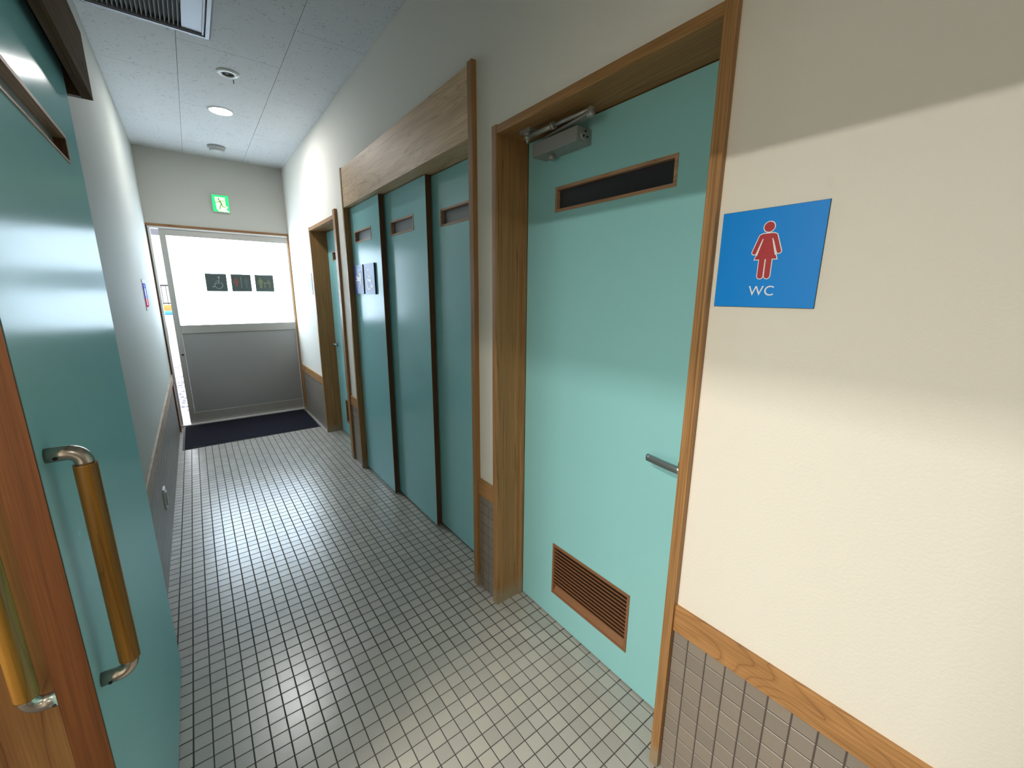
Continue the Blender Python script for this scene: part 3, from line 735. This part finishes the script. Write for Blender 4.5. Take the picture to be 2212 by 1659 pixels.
part('pull_plate', B((leafx0 + .018, leafx0 + .040, YD - .003, YD, .905, 1.030)), GREYP, leaf)
bm = bmesh.new(); lathe(bm, [(.001, -.006), (.008, -.006), (.010, -.003), (.010, 0)], (leafx0 + .028, YD, .765), 18, 'y'); part('lock_cylinder', bm, plain('dark_brass', (.02, .015, .015), .4, .5), leaf)
def sticker(x0, x1, label, icon):
    z0, z1 = 1.420, 1.604; yy = YD + .0135
    s = thing('window_sticker', ((x0 + x1) / 2, yy, z0), label, 'sticker')
    part('sheet', B((x0, x1, yy - .0012, yy, z0, z1)), STICK, s)
    pl = Plane(((x0 + x1) / 2, yy - .0012, (z0 + z1) / 2), (1, 0, 0), (0, 0, 1), (0, -1, 0))
    bm = bmesh.new()
    for pts in ([(-.088, .084), (.088, .084), (.088, .081), (-.088, .081)], [(-.088, -.081), (.088, -.081), (.088, -.084), (-.088, -.084)], [(-.091, .084), (-.088, .084), (-.088, -.084), (-.091, -.084)], [(.088, .084), (.091, .084), (.091, -.084), (.088, -.084)]):
        prism(bm, pl, pts, 0, .0003)
    part('border', bm, plain('pale_green_border', (.13, .18, .17), .5), s)
    icon(s, pl)
sticker(-.828, -.640, 'dark square sticker with wheelchair outline on the end door\'s glass', lambda s, pl: part('wheelchair_symbol', wheelchair(pl, .014, -.004, .135, 0, .0004, flip=-1, wd=.6), STICK_L, s))
def ic2(s, pl):
    part('woman_figure', woman(pl, -.048, .058, .10, .001, 0, .0004), STICK_R, s)
    bm = bmesh.new(); prism(bm, pl, capsule((-.002, .062), (-.002, -.05), .0022), 0, .0004); part('divider_line', bm, STICK_L, s)
    part('man_figure', man(pl, .046, .0, .11, 0, .0004), plain('teal_sticker_figure', (.085, .125, .125), .5), s)
sticker(-.602, -.416, 'dark square sticker with red figure and dividing line on the end door\'s glass', ic2)
def ic3(s, pl):
    part('adult_figure', man(pl, -.038, .004, .115, 0, .0004), STICK_Y, s)
    bm = bmesh.new(); prism(bm, pl, capsule((-.005, .004), (.055, .004), .005), 0, .0004)
    for u in (.0, .050): prism(bm, pl, capsule((u, .0), (u, -.045), .004), 0, .0004)
    prism(bm, pl, circ((.040, .024), .010, 14), 0, .0004); part('table_symbol', bm, STICK_Y, s)
sticker(-.379, -.197, 'dark square sticker with faint olive figures, rightmost on the end door\'s glass', ic3)

# ------------------------------------------------------------------ emergency exit sign
ex = thing('exit_sign', (-.605, YE, 2.228), 'lit green exit sign with running figure above the end door', 'sign')
part('housing', B((-.676, -.534, YE - .034, YE, 2.226, 2.390), bev=.003), WHITEP, ex)
part('green_face', B((-.675, -.535, YE - .038, YE - .033, 2.228, 2.388)), EXIT_G, ex)
EW, EH = .140, .160
pl = Plane((-.675, YE - .038, 2.388), (EW, 0, 0), (0, 0, -EH), (0, -1, 0))
bm = bmesh.new()
prism(bm, pl, [(.17, .12), (.79, .12), (.79, .60), (.93, .72), (.80, .78), (.82, .86), (.98, .985), (.36, .985), (.22, .86)], 0, .0006)
part('doorway_shape', bm, EXIT_W, ex)
bm = bmesh.new(); A_, Bq = .0006, .0012
prism(bm, pl, circ((.40, .24), .062, 20), A_, Bq)
for p, q, r1, r2 in (((.45, .355), (.54, .50), .055, .045), ((.43, .34), (.35, .44), .022, .022), ((.35, .44), (.20, .44), .022, .02), ((.46, .335), (.64, .33), .022, .022), ((.64, .33), (.74, .46), .02, .018),
                     ((.53, .52), (.39, .83), .036, .030), ((.39, .83), (.50, .97), .022, .018), ((.55, .50), (.61, .68), .038, .032), ((.61, .68), (.84, .70), .028, .020)):
    prism(bm, pl, capsule(p, q, r1, r2=r2), A_, Bq)
part('running_figure', bm, EXIT_F, ex)

# ------------------------------------------------------------------ ceiling fittings
dl = thing('downlight', (-.615, 4.083, HC), 'glowing round recessed ceiling light above the corridor', 'light')
bm = bmesh.new(); lathe(bm, [(.068, -.004), (.074, -.006), (.084, -.003), (.084, 0), (.068, 0), (.068, -.004)], (-.615, 4.083, HC), 48); part('trim_ring', bm, WHITEP, dl)
bm = bmesh.new(); lathe(bm, [(.0005, -.0035), (.068, -.0035), (.068, -.0010)], (-.615, 4.083, HC), 40); part('lens', bm, LAMP, dl)
em = thing('emergency_light', (-.612, 3.39, HC), 'small white ring-shaped emergency lamp with dark centre on the ceiling', 'light')
bm = bmesh.new(); lathe(bm, [(.034, -.010), (.050, -.010), (.062, -.004), (.062, 0), (.034, 0), (.034, -.010)], (-.612, 3.39, HC), 48); part('ring', bm, WHITEP, em)
bm = bmesh.new(); lathe(bm, [(.0005, -.002), (.034, -.002), (.034, -.0005)], (-.612, 3.39, HC), 32); part('dark_recess', bm, BLACK, em)
bm = bmesh.new(); lathe(bm, [(.0005, -.011), (.006, -.009), (.010, -.005), (.010, -.002)], (-.618, 3.385, HC), 20); part('bulb', bm, plain('clear_bulb', (.25, .26, .26), .15), em)
bm = bmesh.new(); lathe(bm, [(.0005, -.0118), (.003, -.0118), (.003, -.010)], (-.568, 3.372, HC), 12); part('indicator', bm, BLACK, em)
bm = bmesh.new(); tube(bm, [(-.577, 3.475, HC + .001), (-.577, 3.475, HC - .022)], .0022, 10)
single('pull_switch', bm, BLACK, 'tiny black peg hanging from the ceiling beside the emergency lamp', 'switch')
sm = thing('smoke_detector', (-.605, 5.05, HC), 'two-stage grey detector on the ceiling near the end wall', 'smoke detector')
bm = bmesh.new(); lathe(bm, [(.071, 0), (.071, -.018), (.066, -.024), (.066, -.0245)], (-.605, 5.05, HC), 40); part('base', bm, GREYP, sm)
bm = bmesh.new(); lathe(bm, [(.060, -.024), (.060, -.040), (.048, -.050), (.012, -.052), (.0005, -.052)], (-.605, 5.05, HC), 40); part('sensor_head', bm, GREYP, sm)
bm = bmesh.new(); lathe(bm, [(.0655, -.0232), (.0675, -.0235), (.0675, -.0262), (.060, -.0265), (.060, -.0232)], (-.605, 5.05, HC), 40); part('rim', bm, WHITEP, sm)

# ventilation grille
GZ = HC - .030
gr = thing('air_grille', (-.96, 2.62, HC), 'silver ceiling air grille with close dark slats', 'air vent')
GX0, GX1, GY0, GY1 = -1.215, -.712, 2.30, 3.000
steel = plain('polished_steel', (.24, .25, .27), .5, .3)
def frame(bm, x0, x1, y0, y1, zi, zo, wi):
    """raised picture frame: outer edge at zo, crest zi"""
    o = [(x0, y0), (x1, y0), (x1, y1), (x0, y1)]; i_ = [(x0 + wi, y0 + wi), (x1 - wi, y0 + wi), (x1 - wi, y1 - wi), (x0 + wi, y1 - wi)]
    m_ = [(x0 + wi * .35, y0 + wi * .35), (x1 - wi * .35, y0 + wi * .35), (x1 - wi * .35, y1 - wi * .35), (x0 + wi * .35, y1 - wi * .35)]
    R = [[bm.verts.new((x, y, z)) for x, y in ring] for ring, z in ((o, HC), (o, zo), (m_, zi), (i_, zi), (i_, HC))]
    for a, b_ in zip(R, R[1:]):
        for k in range(4): bm.faces.new((a[k], a[(k + 1) % 4], b_[(k + 1) % 4], b_[k]))
bm = bmesh.new(); frame(bm, GX0, GX1, GY0, GY1, HC - .024, HC - .010, .026); part('outer_frame', bm, steel, gr)
bm = bmesh.new(); frame(bm, GX0 + .030, GX1 - .030, GY0 + .030, GY1 - .024, HC - .020, HC - .018, .010); part('inner_frame', bm, steel, gr)
part('blank_plate', B((-.835, -.752, GY0 + .03, GY1 - .034, HC - .014, HC - .006)), steel, gr)
part('dark_plenum', B((GX0 + .03, -.835, GY0 + .03, GY1 - .034, HC - .003, HC)), BLACK, gr)
nsl = 18
for k in range(nsl):
    x = -1.150 + (k + .5) * (.312 / nsl)
    bm = bmesh.new(); pts = [(x - .0040, HC - .016), (x - .0015, HC - .0165), (x + .0050, HC - .004), (x + .003, HC - .0035)]
    a = [bm.verts.new((px, GY0 + .03, pz)) for px, pz in pts]; b2 = [bm.verts.new((px, GY1 - .035, pz)) for px, pz in pts]
    bm.faces.new(a); bm.faces.new(b2[::-1])
    for q in range(4): bm.faces.new((a[q], a[(q + 1) % 4], b2[(q + 1) % 4], b2[q]))
    part('slat', bm, plain('slat_grey', (.17, .175, .165), .55) if k == 0 else bpy.data.materials['slat_grey'], gr)

# wall socket on the left wainscot
so = thing('wall_socket', (XL, 2.89, .20), 'small white wall plate in the tiles of the left wall', 'socket')
part('plate', B((XL + .0045, XL + .014, 2.855, 2.925, .205, .325), bev=.002), WHITEP, so)
part('plug_cover', B((XL + .014, XL + .020, 2.868, 2.912, .225, .305), bev=.002), GREYP, so)

# ------------------------------------------------------------------ floor mat
mt_ = thing('floor_mat', (-.62, 5.02, 0), 'black rectangular entrance mat on the tiles before the end door', 'mat')
part('rubber_border', B((-1.206, -.031, 4.600, 5.437, 0.0, .0035)), MATEDGE, mt_)
part('pile', B((-1.190, -.047, 4.618, 5.420, .003, .0070), bev=.0015), MATM, mt_)
bm = bmesh.new()   # lifted crease along the near left edge
tube(bm, [(-1.185, 4.615, .004), (-1.12, 4.618, .0085), (-1.04, 4.615, .004)], .004, 8); part('edge_ripple', bm, MATEDGE, mt_)

# ------------------------------------------------------------------ outside, seen through the crack of the end door
def gravelmat():
    mt, nt, b, N, L = newmat('bright_gravel'); g = N.new('ShaderNodeNewGeometry'); n = N.new('ShaderNodeTexVoronoi'); n.inputs['Scale'].default_value = 22; L.new(g.outputs['Position'], n.inputs['Vector'])
    r = ramp(N, [(0.1, (.30, .29, .33)), (.45, (.62, .62, .66))]); L.new(n.outputs['Distance'], r.inputs[0]); L.new(r.outputs[0], b.inputs['Base Color']); b.inputs['Roughness'].default_value = .9; return mt
single('ground', B((-14, 12, 5.62, 40, -.20, -.03)), gravelmat(), 'sunlit gravel ground outside the end door', 'ground', kind='structure')
bm = bmesh.new()
for k in range(260):
    x, y = random.uniform(-1.75, -1.1), random.uniform(6.2, 10.5); r = random.uniform(.010, .028)
    bmesh.ops.create_icosphere(bm, subdivisions=1, radius=r, matrix=Matrix.Translation((x, y, -.03 + r * .4)) @ Matrix.Diagonal((1, 1.2, .6, 1)))
tag(single('pebbles', bm, plain('pebble_grey', (.35, .34, .38), .9)), 'loose grey pebbles on the ground outside the end door', 'pebbles', kind='stuff')
fence = thing('railing', (-1.8, 12.0, -.03), 'dark metal railing outside, glimpsed through the door crack', 'railing')
dk = plain('dark_rail_paint', (.05, .05, .06), .5)
part('top_bar', B((-4.5, .5, 11.98, 12.02, 1.53, 1.57)), dk, fence); part('bottom_bar', B((-4.5, .5, 11.98, 12.02, 1.15, 1.18)), dk, fence)
for k in range(26): part('bar', B((-2.6 + k * .08, -2.585 + k * .08, 11.99, 12.01, 1.1, 1.55)), dk, fence)
part('kerb_wall', B((-4.5, .5, 11.85, 12.15, -.05, 1.10)), plain('pale_concrete', (.62, .60, .56), .8), fence)
cr = thing('crate', (-1.50, 11.6, -.03), 'orange crate outside below the railing', 'crate')
org = plain('orange_plastic', (.75, .30, .06), .5)
part('body', B((-1.85, -1.15, 11.35, 11.80, .98, 1.14), (-1.85, -1.15, 11.35, 11.80, .80, .93)), org, cr); part('pallet_stack', B((-1.9, -1.1, 11.3, 11.84, -.03, .80)), plain('grey_block', (.55, .55, .55), .8), cr)
lg = single('ledge', B((-2.0, -1.0, 10.86, 11.28, -.03, .955)), plain('ledge_concrete', (.60, .60, .60), .8), 'low pale concrete ledge outside carrying the blue tarpaulin', 'ledge')
tarp = single('tarpaulin', B((-1.95, -1.05, 10.9, 11.25, .956, 1.030), bev=.03), plain('blue_sheet', (.06, .28, .62), .5), 'blue tarpaulin heap outside in front of the orange crate', 'tarpaulin')
po = thing('porch_roof', (-1.4, 7, 2.3), 'pale porch roof with beams outside the end door', 'roof')
pm = plain('porch_grey', (.30, .29, .31), .7)
part('soffit', B((-4, 2.5, 5.62, 8.2, 2.32, 2.42)), pm, po)
for yy in (6.4, 7.3, 8.1): part('beam', B((-4, 2.5, yy, yy + .09, 2.22, 2.32)), pm, po)
pl_ = thing('porch_lamp', (-1.33, 7.0, 2.08), 'small grey cylinder lamp hanging under the porch roof', 'light')
bm = bmesh.new(); lathe(bm, [(.045, 0), (.05, .005), (.05, .12), (.045, .13)], (-1.33, 6.95, 2.10), 24); part('shade', bm, plain('lamp_grey', (.10, .10, .11), .5), pl_)
bm = bmesh.new(); tube(bm, [(-1.33, 6.95, 2.23), (-1.33, 6.95, 2.33)], .012, 10); part('stem', bm, GREYP, pl_)
for o in bpy.data.objects:
    if '_base' in o: del o['_base']
